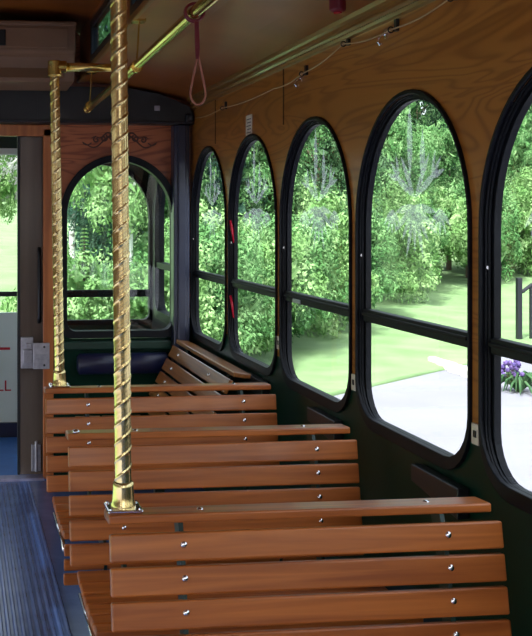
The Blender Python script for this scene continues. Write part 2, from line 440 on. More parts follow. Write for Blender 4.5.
bm = bmesh.new(); box(bm, 1.115, 1.20, 5.33, YF, 0, Z(.478)); box(bm, 1.135, 1.18, 5.318, 5.332, 0.3, Z(.478))
struct(done(bm, 'trim_6', 'post', bevel=.008))
bm = bmesh.new(); box(bm, -1.2, -1.115, 5.33, YF, 0, Z(.478)); struct(done(bm, 'trim_7', 'post', bevel=.008))

# bulkhead lower green sill ledge + corbel under the arch
bm = bmesh.new(); box(bm, .53, 1.115, YF - .03, YF, Z(-.70), Z(-.655)); struct(done(bm, 'trim_8', 'green', bevel=.006))

# painted scrollwork above the arch (pattern of the bulkhead)
bm = bmesh.new()
def spiral(cx, cz, r0, turns, a0, s, y=YF - .0015, n=26, shrink=.85):
    pts = []
    for i in range(n):
        t = i / (n - 1); a = a0 + s * turns * 2 * math.pi * t; r = r0 * (1 - shrink * t)
        pts.append((cx + r * math.cos(a), y, cz + r * math.sin(a)))
    return pts
for s in (-1, 1):
    c = .842
    zb = Z(.405)
    tube(bm, spiral(c + s * .035, zb + .010, .022, 1.3, math.pi / 2, -s), .0048, 6)
    tube(bm, spiral(c + s * .085, zb + .005, .020, 1.2, math.pi / 2 + .6 * s, s), .0048, 6)
    tube(bm, spiral(c + s * .125, zb - .004, .017, 1.2, math.pi / 2, -s), .0042, 6)
    tube(bm, [(c + s * (.01 + .19 * t), YF - .0015, zb + .022 * math.sin(t * 7.2) - .034 * t) for t in [i / 24 for i in range(25)]], [.0060 * (1 - .6 * i / 24) for i in range(25)], 6)
    tube(bm, [(c + s * (.05 + .10 * t), YF - .0015, zb + .030 - .03 * t + .008 * math.sin(t * 9)) for t in [i / 16 for i in range(17)]], [.0052 * (1 - .6 * i / 16) for i in range(17)], 6)
    tube(bm, [(c + s * (.15 + .045 * t), YF - .0015, zb - .02 - .012 * math.sin(t * 3)) for t in [i / 8 for i in range(9)]], .0036, 6)
bmesh.ops.scale(bm, vec=(1, .25, 1), verts=bm.verts, space=Matrix.Translation((0, -YF, 0)))
o = done(bm, 'scroll_ornament', 'scroll', bpy.data.objects['wall_front']); o['label'] = 'dark brown painted scrollwork'

# ------------------------------------------------------------------ arched side windows (right wall)
def etched(parent, x):
    """frosted motif: two flower spikes over spread leaf sprays"""
    bm = bmesh.new()
    def blob(pts): 
        vs = [bm.verts.new((x, y, z)) for y, z in pts]; bm.faces.new(vs)
    def leaf(y, z, ang, ln, wd):
        d = Vector((math.sin(ang), math.cos(ang))); n = Vector((d.y, -d.x)); p0 = Vector((y, z))
        L_ = [p0 + d * ln * t + n * wd * math.sin(math.pi * t) for t in [i / 7 for i in range(8)]]
        R_ = [p0 + d * ln * t - n * wd * math.sin(math.pi * t) for t in [i / 7 for i in range(6, 0, -1)]]
        blob([(v.x, v.y) for v in L_ + R_])
    leaf(.03, .10, 0.02, .21, .018); leaf(-.045, .085, -.02, .15, .016)
    for y, z, a, l, wd in ((0, .05, -1.1, .16, .012), (0, .05, 1.1, .16, .012), (0, .05, -.65, .15, .012), (0, .05, .65, .15, .012)):
        leaf(y, z, a, l, wd)
    for i in range(9):
        a = math.pi * (0.55 + .9 * i / 8) * 1.0
        leaf(0, .03, a, .13 + .03 * (i % 2), .011)
    for s in (-1, 1):
        for i in range(5): leaf(s * .15, .02, math.pi + s * (-.9 + .45 * i), .075, .008)
        for i in range(3): leaf(s * .10, .10, s * (.3 + .5 * i), .08, .008)
    o = done(bm, 'etched_motif', 'frost', parent, recalc=False)
    o['label'] = 'frosted etched leaf motif'
    return o

def side_window():
    root = empty('window_1', (XW, 0, Z(0)))
    struct(root)
    A = lambda h, r, b, rb: arch(0, h, -.03, r, b, rb)
    bm = bmesh.new(); sheet(bm, [A(.359, .374, -.638, .14), A(.351, .362, -.602, .124)], -.010, .002, 'X')
    done(bm, 'window_frame', 'black', root, bevel=.003)
    bm = bmesh.new(); sheet(bm, [A(.351, .361, -.616, .126), A(.342, .357, -.606, .118)], .0, .030, 'X')
    done(bm, 'window_jamb', 'black', root)
    bm = bmesh.new(); sheet(bm, [A(.3415, .3565, -.6055, .1175), A(.337, .353, -.605, .114)], .005, .011, 'X')
    done(bm, 'rubber_seal', 'black', root, bevel=.002)
    bm = bmesh.new(); sheet(bm, [A(.3415, .3565, -.6055, .1175), A(.326, .347, -.606, .104)], .013, .030, 'X')
    done(bm, 'sash_frame', 'black', root, bevel=.004)
    bm = bmesh.new(); box(bm, .004, .032, -.328, .328, -.320, -.283); box(bm, -.002, .006, -.328, .328, -.302, -.292)
    done(bm, 'meeting_rail', 'black', root, bevel=.003)
    # upper and lower panes
    def pane(zlo, zhi, nm):
        pts = [(u, z) for u, z in A(.330, .350, -.6045, .107)]
        out = []
        for i in range(len(pts)):
            p, q = pts[i], pts[(i + 1) % len(pts)]
            pin, qin = zlo <= p[1] <= zhi, zlo <= q[1] <= zhi
            if pin: out.append(p)
            if pin != qin:
                zc = zlo if (min(p[1], q[1]) < zlo < max(p[1], q[1])) else zhi
                t = (zc - p[1]) / (q[1] - p[1]); out.append((p[0] + t * (q[0] - p[0]), zc))
        bm = bmesh.new(); sheet(bm, [out], .021, .024, 'X'); return done(bm, nm, 'glass', root)
    up = pane(-.30, 9, 'upper_pane'); etched(up, .0195)
    pane(-9, -.30, 'lower_pane')
    bm = bmesh.new()
    for z in (-.12, .03): tube(bm, [(.004, .343, z), (.004, .338, z)], .0045, 8)
    done(bm, 'latch_button', 'chrome', root)
    return root
W0 = side_window()
W0.location = (XW, WY[0], Z(0))
WINS = [W0]
for k, y in enumerate(WY[1:]):
    c = copy_tree(W0); c.location = (XW, y, Z(0)); c.name = 'window_%d' % (k + 2); WINS.append(c)
# silver maker plate on the meeting rail of the third window
bm = bmesh.new(); box(bm, -.001, .0045, .145, .225, -.318, -.303); o = done(bm, 'rail_plate', 'silver', WINS[2], bevel=.002); o['label'] = 'small silver plate'
# red release levers in the second window's jamb
for z0, z1 in ((-.12, -.02), (-.46, -.36)):
    bm = bmesh.new(); tube(bm, [(.0, .343, z1), (.006, .336, (z0 + z1) / 2 + .01), (.012, .330, z0)], [.006, .007, .004], 8)
    o = done(bm, 'release_lever', 'red_gloss', WINS[1], smooth=True); o['label'] = 'red emergency release lever'
# left wall windows: plain black ring frames seen in reflections
for k, y in enumerate(WY):
    bm = bmesh.new(); sheet(bm, [arch(y, .365, Z(-.03), .376, Z(-.645), .14), arch(y, .33, Z(-.03), .34, Z(-.598), .118)], -XW - .05, -XW + .012, 'X')
    r = struct(done(bm, 'window_%d' % (40 + k), 'black'))
    bm = bmesh.new(); box(bm, -XW - .045, -XW - .02, y - .34, y + .34, Z(-.318), Z(-.283)); done(bm, 'meeting_rail', 'black', r)
# vestibule side window
r = struct(empty('window_22', (XW - .014, 5.98, Z(0))))
bm = bmesh.new(); sheet(bm, [arch(0, .345, -.03, .355, -.62, .13), arch(0, .31, -.03, .32, -.575, .10)], -.01, .05, 'X'); done(bm, 'window_frame', 'black', r)
bm = bmesh.new(); box(bm, .0, .05, -.32, .32, -.318, -.283); done(bm, 'meeting_rail', 'black', r)
bm = bmesh.new(); sheet(bm, [arch(0, .315, -.03, .325, -.58, .10)], .03, .033, 'X'); done(bm, 'glass_pane', 'glass', r)

# ------------------------------------------------------------------ sliding door leaf in the doorway
d = struct(empty('door_1', (.447, YF + .055, 0)))
bm = bmesh.new(); box(bm, -.135, .085, -.012, .012, .01, Z(.47)); done(bm, 'door_leaf', 'door', d, bevel=.004)
bm = bmesh.new(); box(bm, -.142, -.128, -.016, .016, .01, Z(.47)); done(bm, 'edge_seal', 'iron', d, bevel=.003)
bm = bmesh.new(); box(bm, -.125, -.060, -.03, -.012, Z(-.80), Z(-.635)); box(bm, -.115, -.065, -.042, -.03, Z(-.77), Z(-.70)); box(bm, -.10, -.07, -.05, -.04, Z(-.69), Z(-.665))
done(bm, 'door_latch', 'silver', d, bevel=.003)
bm = bmesh.new(); box(bm, -.07, -.02, -.028, -.012, .03, .17); tube(bm, [(-.045, -.034, .03), (-.045, -.034, .19)], .008, 8)
done(bm, 'floor_bolt', 'silver', d, bevel=.002)
bm = bmesh.new(); tube(bm, [(-.028, -.014, Z(-.17)), (-.028, -.035, Z(-.20)), (-.028, -.035, Z(-.53)), (-.028, -.014, Z(-.56))], .010, 8); done(bm, 'pull_handle', 'iron', d, smooth=True)
sk = empty('strike_plate', (.440, YF - .022, Z(-.72)))
tag(sk, 'small silver strike plate screwed to the wooden jamb of the open doorway', 'door hardware')
bm = bmesh.new(); box(bm, -.058, .028, -.012, .0, -.075, .060); box(bm, -.05, .02, -.016, -.012, -.02, .0); done(bm, 'plate', 'silver', sk, bevel=.003)
for z in (-.055, .04):
    bm = bmesh.new(); tube(bm, [(0, -.012, z), (0, -.016, z)], .006, 8); done(bm, 'screw', 'iron', sk)

# ================================================================== THINGS
# ------------------------------------------------------------------ slatted benches facing the camera
LEAN = .18
def make_bench(x0=.311, x1=1.17):
    wd = x1 - x0; root = empty('slatted_bench', (0, 0, 0))
    # local origin: floor, x centred, y = front face of the back at its top slat
    hx = wd / 2
    def slat_mesh(name, ln, dy, dz):
        bm = bmesh.new(); box(bm, -ln / 2, ln / 2, -dy / 2, dy / 2, -dz / 2, dz / 2)
        me = bpy.data.meshes.new(name); bmesh.ops.recalc_face_normals(bm, faces=bm.faces); bm.to_mesh(me); bm.free(); me.materials.append(M['slat']); return me
    def put(name, me, loc, rx=0, parent=root, bev=.0045):
        o = bpy.data.objects.new(name, me); COL.objects.link(o); o.parent = parent; o.location = loc; o.rotation_euler = (rx, 0, 0)
        if bev:
            b = o.modifiers.new('bevel', 'BEVEL'); b.width = bev; b.segments = 3; b.limit_method = 'ANGLE'
        return o
    ms = slat_mesh('back_slat', wd, .020, .0575)
    bm = bmesh.new(); bmesh.ops.create_uvsphere(bm, u_segments=12, v_segments=8, radius=.0075); bmesh.ops.scale(bm, vec=(1, .55, 1), verts=bm.verts)
    bolt = bpy.data.meshes.new('bolt_head'); bm.to_mesh(bolt); bm.free(); bolt.materials.append(M['chrome'])
    for p in bolt.polygons: p.use_smooth = True
    th = math.atan(LEAN)
    for k in range(5):
        zz = -.662 - .029 - .0668 * k; yy = .010 - LEAN * (.029 + .0668 * k)
        s = put('back_slat', ms, (0, yy, Z(zz)), -th)
        for bx in (-hx + .155, hx - .125): put('bolt', bolt, (bx, -.0105, .004), 0, s, 0)
    # cap board, lying nearly flat on top
    mc = slat_mesh('cap_board', wd - .012, .072, .020)
    cap = put('cap_board', mc, (-.006, .058, Z(-.640)), math.radians(-3))
    for bx in (-hx + .21, hx - .14):
        put('bolt', bolt, (bx, .0, .0095), math.pi / 2, cap, 0)
    # seat slats
    mt = slat_mesh('seat_slat', wd - .02, .060, .020)
    for k in range(6):
        put('seat_slat', mt, (.012, -.054 - .071 * k, Z(-1.035 + (.006 if k in (1, 5) else 0) + (.012 if k == 0 else 0))), math.radians((12, 5, 1, 0, -2, -5)[k]))
    ma = slat_mesh('apron_slat', wd - .02, .018, .036)
    for k in range(3):
        put('apron_slat', ma, (.012, -.452 + .008 * k, Z(-1.066 - .049 * k)), math.radians(6))
    # steel side profile that follows back and seat, with a bright edge towards the aisle
    def prof_pts(xx):
        return [(xx, .05, Z(-.652)), (xx, .03, Z(-.70)), (xx, -.040, Z(-1.02)), (xx, -.07, Z(-1.055)), (xx, -.25, Z(-1.062)), (xx, -.42, Z(-1.058)), (xx, -.437, Z(-1.09)), (xx, -.425, Z(-1.175))]
    for xx in (-hx + .155, hx - .125):
        bm = bmesh.new()
        pts = prof_pts(xx)
        for i in range(len(pts) - 1):
            a, b = Vector(pts[i]), Vector(pts[i + 1]); d = (b - a); ln = d.length
            mt_ = Matrix.Translation((a + b) / 2) @ d.to_track_quat('Z', 'X').to_matrix().to_4x4()
            box(bm, -.022, .022, -.005, .005, -ln / 2 - .004, ln / 2 + .004, mt_ @ Matrix.Rotation(0, 4, 'Z'))
        done(bm, 'support_strap', 'steel', root)
    bm = bmesh.new(); tube(bm, [(-hx + .022, -.10, Z(-1.050)), (-hx + .022, -.25, Z(-1.052)), (-hx + .022, -.42, Z(-1.050)), (-hx + .022, -.44, Z(-1.075))], .006, 8)
    o = done(bm, 'edge_rail', 'chrome', root, smooth=True); o['label'] = 'bright metal edge rail'
    # pedestal legs
    for xx in (-hx + .32, hx - .16):
        bm = bmesh.new(); box(bm, xx - .02, xx + .02, -.27, -.23, .01, Z(-1.066)); box(bm, xx - .02, xx + .02, -.40, -.06, 0, .012); box(bm, xx - .018, xx + .018, -.42, -.04, Z(-1.085), Z(-1.062))
        done(bm, 'leg', 'steel', root, bevel=.003)
    # bracket that ties the bench to the wall
    bm = bmesh.new(); vs = [(hx + .048, .24, Z(-.655)), (hx + .048, .50, Z(-.655)), (hx + .048, .50, Z(-.70)), (hx + .048, .24, Z(-.73))]
    a = [bm.verts.new(v) for v in vs]; b = [bm.verts.new((v[0] - .03, v[1], v[2])) for v in vs]
    for i in range(4): bm.faces.new((a[i], a[(i + 1) % 4], b[(i + 1) % 4], b[i]))
    bm.faces.new(a); bm.faces.new(b[::-1])
    done(bm, 'wall_bracket', 'iron', root, bevel=.003)
    root.location = ((x0 + x1) / 2, 0, 0)
    return root
b0 = make_bench()
BY = [2.13, 2.955, 3.745]
labels = ['slatted wooden bench nearest the camera, foot of the thick brass pole on its top board',
          'middle slatted wooden bench with no pole on it, between the two pole benches',
          'farthest cross-facing slatted wooden bench, foot of the thinner-looking brass pole on its corner']
benches = []
for i, y in enumerate(BY):
    b = b0 if i == 0 else copy_tree(b0)
    b.location.y = y; tag(b, labels[i], 'bench', 'slatted benches facing down the aisle'); benches.append(b)

# chrome screw head at the left end of the middle bench
bm = bmesh.new(); bmesh.ops.create_uvsphere(bm, u_segments=12, v_segments=8, radius=.011); bmesh.ops.scale(bm, vec=(1, 1, .6), verts=bm.verts)
o = done(bm, 'end_cap_bolt', 'chrome', benches[1], smooth=True); o.location = (-.405, .022, Z(-.622))

# side bench along the right wall beyond
root = empty('wall_side_bench', (1.1, 4.72, 0)); tag(root, 'slatted wooden bench running lengthwise under the two farthest side windows', 'bench')
ln = 1.14
def yslat(name, x, z, wx, wz, ry, l=ln, y=0):
    bm = bmesh.new(); box(bm, -wx / 2, wx / 2, -l / 2, l / 2, -wz / 2, wz / 2)
    o = done(bm, name, 'slat_y', root, bevel=.004); o.location = (x, y, z); o.rotation_euler = (0, ry, 0); return o
yslat('cap_board', .055, Z(-.655), .075, .02, math.radians(8))
for k in range(5):
    o = yslat('back_slat', -.004 - .034 * k, Z(-.70 - .066 * k), .018, .062, math.radians(27), ln, 0)
    for yy in (-ln / 2 + .30, ln / 2 - .2):
        bm = bmesh.new(); bmesh.ops.create_uvsphere(bm, u_segments=10, v_segments=6, radius=.0075); q = done(bm, 'bolt', 'chrome', o, smooth=True); q.location = (-.010, yy, 0)
for k in range(5): yslat('seat_slat', -.20 - .07 * k, Z(-1.035), .06, .02, 0)
for yy in (-.4, .4):
    bm = bmesh.new(); box(bm, -.50, -.10, yy - .02, yy + .02, Z(-1.07), Z(-1.047)); box(bm, -.28, -.24, yy - .02, yy + .02, 0, Z(-1.06)); done(bm, 'leg', 'steel', root)
    bm = bmesh.new(); tube(bm, [(.05, yy, Z(-.67)), (.018, yy, Z(-.70)), (-.14, yy, Z(-1.0)), (-.16, yy, Z(-1.05))], .012, 8); done(bm, 'support_strap', 'steel', root)

# ------------------------------------------------------------------ brass poles with embossed spiral
def spiral_shaft(bm, p0, p1, r, pitch=.0375, ridge=.0016, n=40, step=.0022, phase=0):
    p0, p1 = Vector(p0), Vector(p1); d = p1 - p0; ln = d.length; d.normalize()
    ux = Vector((1, 0, 0)); ux = (ux - d * ux.dot(d)).normalized(); uy = d.cross(ux)
    k = int(ln / step); prev = None
    for i in range(k + 1):
        s = ln * i / k; ring = []
        for j in range(n):
            a = 2 * math.pi * j / n
            ph = (s / pitch - 2 * a / (2 * math.pi) + phase) % 1.0
            h = ridge * math.exp(-((ph - .5) / .06) ** 2)
            # finer chased lines between the main ridges
            h += ridge * .05 * math.sin(ph * 2 * math.pi * 4)
            ring.append(bm.verts.new(p0 + d * s + (ux * math.cos(a) + uy * math.sin(a)) * (r + h)))
        if prev:
            for j in range(n): bm.faces.new((prev[j], prev[(j + 1) % n], ring[(j + 1) % n], ring[j]))
        prev = ring
def make_pole(loc, lean, label, ztop, xrail, r=.0178):
    root = empty('grab_pole', loc); tag(root, label, 'grab pole', 'spiral-embossed brass grab poles')
    top = Vector((lean, 0, ztop - loc[2]))
    bm = bmesh.new(); spiral_shaft(bm, (0, 0, .045), top - Vector((0, 0, .02)), r)
    done(bm, 'shaft', 'brass', root, smooth=True)
    bm = bmesh.new()
    prof2 = [(.027, .006), (.027, .012), (.0245, .018), (.0235, .030), (.0225, .050), (.0225, .058), (.0200, .060)]
    n = 28; prev = None
    for rr, zz in prof2:
        ring = [bm.verts.new((rr * math.cos(2 * math.pi * j / n), rr * math.sin(2 * math.pi * j / n), zz)) for j in range(n)]
        if prev:
            for j in range(n): bm.faces.new((prev[j], prev[(j + 1) % n], ring[(j + 1) % n], ring[j]))
        prev = ring
    done(bm, 'flange', 'brass', root, smooth=True)
    bm = bmesh.new(); box(bm, -.038, .038, -.036, .036, 0, .007); done(bm, 'base_plate', 'chrome', root, bevel=.003)
    for sx in (-1, 1):
        for sy in (-1, 1):
            bm = bmesh.new(); tube(bm, [(sx * .031, sy * .029, .007), (sx * .031, sy * .029, .010)], .004, 8); done(bm, 'screw', 'chrome', root)
    # elbow fitting and crossbar
    bm = bmesh.new()
    tube(bm, [top + Vector((0, 0, -.035)), top + Vector((0, 0, -.012)), top + Vector((0, 0, .022))], .0255, 16)
    tube(bm, [top + Vector((-.018, 0, 0)), top + Vector((.045, 0, 0))], .0225, 16)
    done(bm, 'elbow_fitting', 'brass_tube', root, bevel=.004)
    bm = bmesh.new(); tube(bm, [top + Vector((.03, 0, 0)), Vector((xrail - loc[0] - .012, 0, top.z))], .0155, 16)
    done(bm, 'crossbar', 'brass_tube', root, smooth=True)
    return root
ZR = .538
make_pole((.350, 2.20, Z(-.629)), -.011, 'thick brass spiral pole rising from the nearest bench in the centre left', Z(ZR + .012), .63)
make_pole((.368, 3.81, Z(-.629)), -.018, 'farther brass spiral pole beside the doorway, bent elbow at its top', Z(ZR + .012), .63)

# ------------------------------------------------------------------ overhead rail
root = empty('ceiling_handrail', (.63, 3.0, Z(ZR))); tag(root, 'polished brass overhead handrail running lengthwise below the ceiling', 'handrail')
bm = bmesh.new(); tube(bm, [(0, -2.4, .012), (0, -.2, .010), (0, 1.0, -.006), (0, 2.10, -.010)], .0165, 18); done(bm, 'rail_tube', 'brass_tube', root, smooth=True)
bm = bmesh.new(); tube(bm, [(0, 2.08, -.010), (0, 2.12, -.010)], .020, 16); done(bm, 'end_cap', 'brass_tube', root, bevel=.004)
for yy in (2.0, .66, -.9):
    g = .160
    bm = bmesh.new(); tube(bm, [(0, yy, .012), (.004, yy, .06), (.010, yy, g)], .0035, 8); tube(bm, [(-.0, yy - .014, -.004), (0, yy + .014, -.004)], .0225, 14)
    box(bm, -.016, .03, yy - .03, yy + .03, g - .006, g + .004)
    done(bm, 'hanger', 'brass_tube', root, smooth=False)

# hanging hand strap
root = empty('hand_strap', (.63, 2.735, Z(ZR + .011))); tag(root, 'maroon leather hand strap with a cord loop hanging from the overhead brass rail', 'hand strap')
bm = bmesh.new(); tube(bm, [(.026 * math.cos(a), 0, .023 * math.sin(a)) for a in [2 * math.pi * i / 24 for i in range(24)]], .0035, 8, closed=True)
tube(bm, [(.024 * math.cos(a), .016, .024 * math.sin(a)) for a in [2 * math.pi * i / 24 for i in range(24)]], .004, 8, closed=True); done(bm, 'rail_loop', 'maroon', root, smooth=True)
bm = bmesh.new(); 
a = [(-.006, -.026), (.006, -.026), (.009, -.10), (.007, -.128), (-.002, -.128), (-.004, -.10)]
sheet(bm, [[(p[0] + .004, p[1]) for p in a]], -.003, .003, 'Y'); done(bm, 'leather_tab', 'maroon', root, bevel=.002)
bm = bmesh.new()
pts = []
for i in range(30):
    t = i / 29; a = -math.pi / 2 + 2 * math.pi * t
    r = .021; zz = -.218
    if math.sin(a) > 0:
        pts.append((r * math.cos(a) * (1 - .75 * math.sin(a)) + .008, 0, zz + .10 * math.sin(a)))
    else: pts.append((r * math.cos(a) + .008, 0, zz + .032 * math.sin(a)))
tube(bm, pts[:-1], .0028, 8, closed=True); done(bm, 'cord_loop', 'strap', root, smooth=True)

# ------------------------------------------------------------------ bell cord along the right wall
root = empty('bell_cord', (1.21, 3.5, Z(.5))); tag(root, 'thin bell-pull cord strung in shallow scallops along the wooden wall above the windows', 'cord')
kn = [(5.2, .500), (4.65, .494), (3.86, .488), (3.539, .500), (3.141, .540), (2.78, .520), (2.427, .535), (1.7, .52), (.8, .535), (-.5, .52)]
bm = bmesh.new(); pts = []
for i in range(len(kn) - 1):
    (ya, za), (yb, zb) = kn[i], kn[i + 1]
    for j in range(8):
        t = j / 8; pts.append((-.012, ya + (yb - ya) * t - 3.5, za + (zb - za) * t - .5 - .010 * math.sin(math.pi * t)))
pts.append((-.012, kn[-1][0] - 3.5, kn[-1][1] - .5))
tube(bm, pts, .0022, 6); done(bm, 'cord', 'cordwhite', root, smooth=True)
for y, z in ((4.65, .494), (3.539, .500), (3.141, .540), (2.78, .520), (2.427, .535), (1.7, .52)):
    bm = bmesh.new(); box(bm, .0, .009, y - 3.5 - .008, y - 3.5 + .008, z - .5 - .004, z - .5 + .03)
    tube(bm, [(-.012 + .008 * math.cos(a), y - 3.5, z - .5 + .008 * math.sin(a)) for a in [2 * math.pi * i / 12 for i in range(12)]], .002, 6, closed=True)
    done(bm, 'eyelet', 'iron', root)
# small chrome coat hooks next to the cord
for y, z, lb in ((3.60, .487, 'small chrome hook on the plywood wall above the third window from the bulkhead'), (2.86, .515, 'small chrome hook on the plywood wall above the window with the clearest etching')):
    bm = bmesh.new(); tube(bm, [(.008, 0, .008), (-.004, 0, .004), (-.014, 0, -.006), (-.018, 0, -.016), (-.012, 0, -.024), (-.004, 0, -.020)], .0026, 8)
    box(bm, .004, .009, -.006, .006, -.006, .018)
    o = done(bm, 'wall_hook', 'chrome', None); o.location = (1.211, y, Z(z)); tag(o, lb, 'hook', 'chrome wall hooks')

# maroon lamp housing where wall meets ceiling
root = empty('marker_lamp', (1.10, 2.93, Z(.632))); tag(root, 'small dark maroon cylindrical fitting on the ceiling edge above the side windows', 'lamp fitting')
bm = bmesh.new(); tube(bm, [(0, 0, .02), (0, 0, -.03), (0, 0, -.036)], [.024, .024, .018], 18); done(bm, 'housing', 'maroon', root, bevel=.003)
bm = bmesh.new(); tube(bm, [(0, 0, -.036), (0, 0, -.040)], .012, 14); done(bm, 'lens', 'red_gloss', root)

# ------------------------------------------------------------------ air-conditioner
root = empty('air_conditioner', (0, 4.9, Z(.61))); tag(root, 'boxy beige-brown air conditioner hanging under the raised ceiling in the top left corner', 'air conditioner')
bm = bmesh.new()
pf = [(0, .315), (0, .17), (.02, .155), (.035, .15), (.08, .035), (.40, .03), (.40, .315)]
a = [bm.verts.new((-.55, y, z)) for y, z in pf]; b = [bm.verts.new((.552, y, z)) for y, z in pf]
for i in range(len(pf)): bm.faces.new((a[i], a[(i + 1) % len(pf)], b[(i + 1) % len(pf)], b[i]))
bm.faces.new(a); bm.faces.new(b[::-1]); done(bm, 'casing', 'ac', root, bevel=.008, seg=3)
bm = bmesh.new(); box(bm, -.50, .515, -.006, .002, .185, .282); done(bm, 'front_panel', 'ac', root, bevel=.004)
bm = bmesh.new(); box(bm, .15, .218, -.012, -.004, .192, .268); 
done(bm, 'air_vent', 'ac_dark', root, bevel=.003)
bm = bmesh.new(); box(bm, -.55, .553, -.010, .02, .292, .31); done(bm, 'top_lip', 'ac', root, bevel=.004)
bm = bmesh.new(); box(bm, -.5, .50, .0, .004, -.048, .048, Matrix.Translation((0, .053, .092)) @ Matrix.Rotation(math.radians(-21.4), 4, 'X')); done(bm, 'lower_flap', 'ac', root, bevel=.003)

# ------------------------------------------------------------------ stickers and switch plates
root = empty('notice_sticker', (XW - .0015, 4.28, Z(.385))); tag(root, 'small white notice sticker above the second window from the bulkhead', 'sticker')
bm = bmesh.new(); box(bm, -.001, .0015, -.045, .045, -.048, .042); done(bm, 'paper', 'sticker', root)
bm = bmesh.new()
for k in range(5): box(bm, -.0016, -.001, -.034, .034 - .012 * (k % 2), .022 - .014 * k, .026 - .014 * k)
o = done(bm, 'printed_lines', 'ink', root)
for y, z, lb in ((3.863, -.487, 'small pale switch plate between the second and third windows from the bulkhead'), (3.100, -.517, 'small pale switch plate between the third and fourth windows from the bulkhead'), (2.337, -.518, 'small pale switch plate between the two nearest side windows')):
    root = empty('switch_plate', (XW - .001, y, Z(z))); tag(root, lb, 'switch plate', 'switch plates on the window pillars')
    bm = bmesh.new(); box(bm, -.005, .001, -.016, .016, -.024, .026); done(bm, 'plate', 'sticker', root, bevel=.001)
    bm = bmesh.new(); box(bm, -.007, -.004, -.008, .005, -.006, .010); done(bm, 'button', 'iron', root)

# navy padded roll on the bulkhead below the arch
root = empty('padded_bolster', (.80, 5.36, Z(-.77))); tag(root, 'dark navy padded roll fixed to the green bulkhead below the arched window', 'padding')
bm = bmesh.new()
for xa, xb in ((-.19, .04), (.045, .29)):
    tube(bm, [(xa, 0, 0), (xa + .012, 0, 0), (xb - .012, 0, 0), (xb, 0, 0)], [.035, .050, .050, .035], 20)
bmesh.ops.scale(bm, vec=(1, .8, 1.1), verts=bm.verts); done(bm, 'padding', 'navy', root, smooth=True)
for xx in (-.12, .0425, .2):
    bm = bmesh.new(); tube(bm, [(xx, .0, 0), (xx, .045, .0)], .012, 8); done(bm, 'fixing', 'iron', root)

# ================================================================== OUTSIDE
G = H - 2.3
def lawn_t(x, y):
    # distance beyond the edge between pavement and lawn
    return (-(x - 2) * .625 + (y - 10.6) * .78)
def ground_z(x, y):
    t = lawn_t(x, y)
    if t < 0: return G
    h = .06 * max(0, t - 2.5) + .05 * max(0, x - 9) * min(1, t / 8)
    if t > 16: h += .22 * (t - 16) * min(1, max(0, (x / max(y, 1) - .07) / .08))
    return G + .05 + min(h, 9)
bm = bmesh.new(); box(bm, -60, 60, -40, 60, G - .2, G); struct(done(bm, 'ground', 'asphalt'))
bm = bmesh.new(); nx, ny = 90, 70; grid = []
for j in range(ny):
    row = []
    t = -0.0 + 60 * (j / (ny - 1)) ** 1.7
    for i in range(nx):
        s = -50 + 110 * i / (nx - 1)
        x = 2 + s * .78 - t * .625; y = 10.6 + s * .625 + t * .78
        row.append(bm.verts.new((x, y, ground_z(x, y) + .03 * math.sin(s * 1.7 + t) * min(1, t))))
    grid.append(row)
for j in range(ny - 1):
    for i in range(nx - 1): bm.faces.new((grid[j][i], grid[j][i + 1], grid[j + 1][i + 1], grid[j + 1][i]))
for i in range(nx - 1):
    a, b = grid[0][i], grid[0][i + 1]
    c = bm.verts.new((b.co.x, b.co.y, G)); e = bm.verts.new((a.co.x, a.co.y, G)); bm.faces.new((a, e, c, b))
struct(done(bm, 'ground_lawn', 'grass', smooth=True, recalc=True))

# kerb stones beside the pavement
rng = random.Random(5)
kp = [(7.22, 14.0), (7.24, 14.42), (7.27, 14.84), (7.31, 15.26)]
for i, (x, y) in enumerate(kp):
    bm = bmesh.new(); box(bm, -.07, .07, -.19, .19, -.02, .11 + .02 * rng.random())
    o = done(bm, 'kerb_stone', 'stone', None, bevel=.03, seg=3); o.location = (x, y, G); o.rotation_euler = (0, 0, rng.uniform(-.2, .1))
    tag(o, 'pale kerb stone in the short row at the lawn corner beyond the fourth window', 'kerb stone', 'kerb stones at the lawn corner')

# black iron handrail
root = empty('iron_handrail', (10.15, 17.9, ground_z(10.15, 17.9))); tag(root, 'black iron handrail with thick end post standing on the grass outside the nearest window', 'handrail')
zb = 0
bm = bmesh.new(); box(bm, -.045, .045, -.045, .045, -.1, 1.12); done(bm, 'post', 'iron', root, bevel=.01)
bm = bmesh.new(); box(bm, -.02, .02, -.02, .02, -.1, 1.0); o = done(bm, 'post', 'iron', root); o.location = (.24, .02, 0)
bm = bmesh.new(); tube(bm, [(.06, 0, .86), (.24, .02, .98), (1.6, .2, 1.25), (3.0, .4, 1.50)], .035, 8); done(bm, 'top_rail', 'iron', root)
bm = bmesh.new()
for k in range(1, 5): tube(bm, [(.24 + .6 * k, .02 + .08 * k, 0), (.24 + .6 * k, .02 + .08 * k, .98 + .11 * k)], .02, 6)
done(bm, 'baluster', 'iron', root)

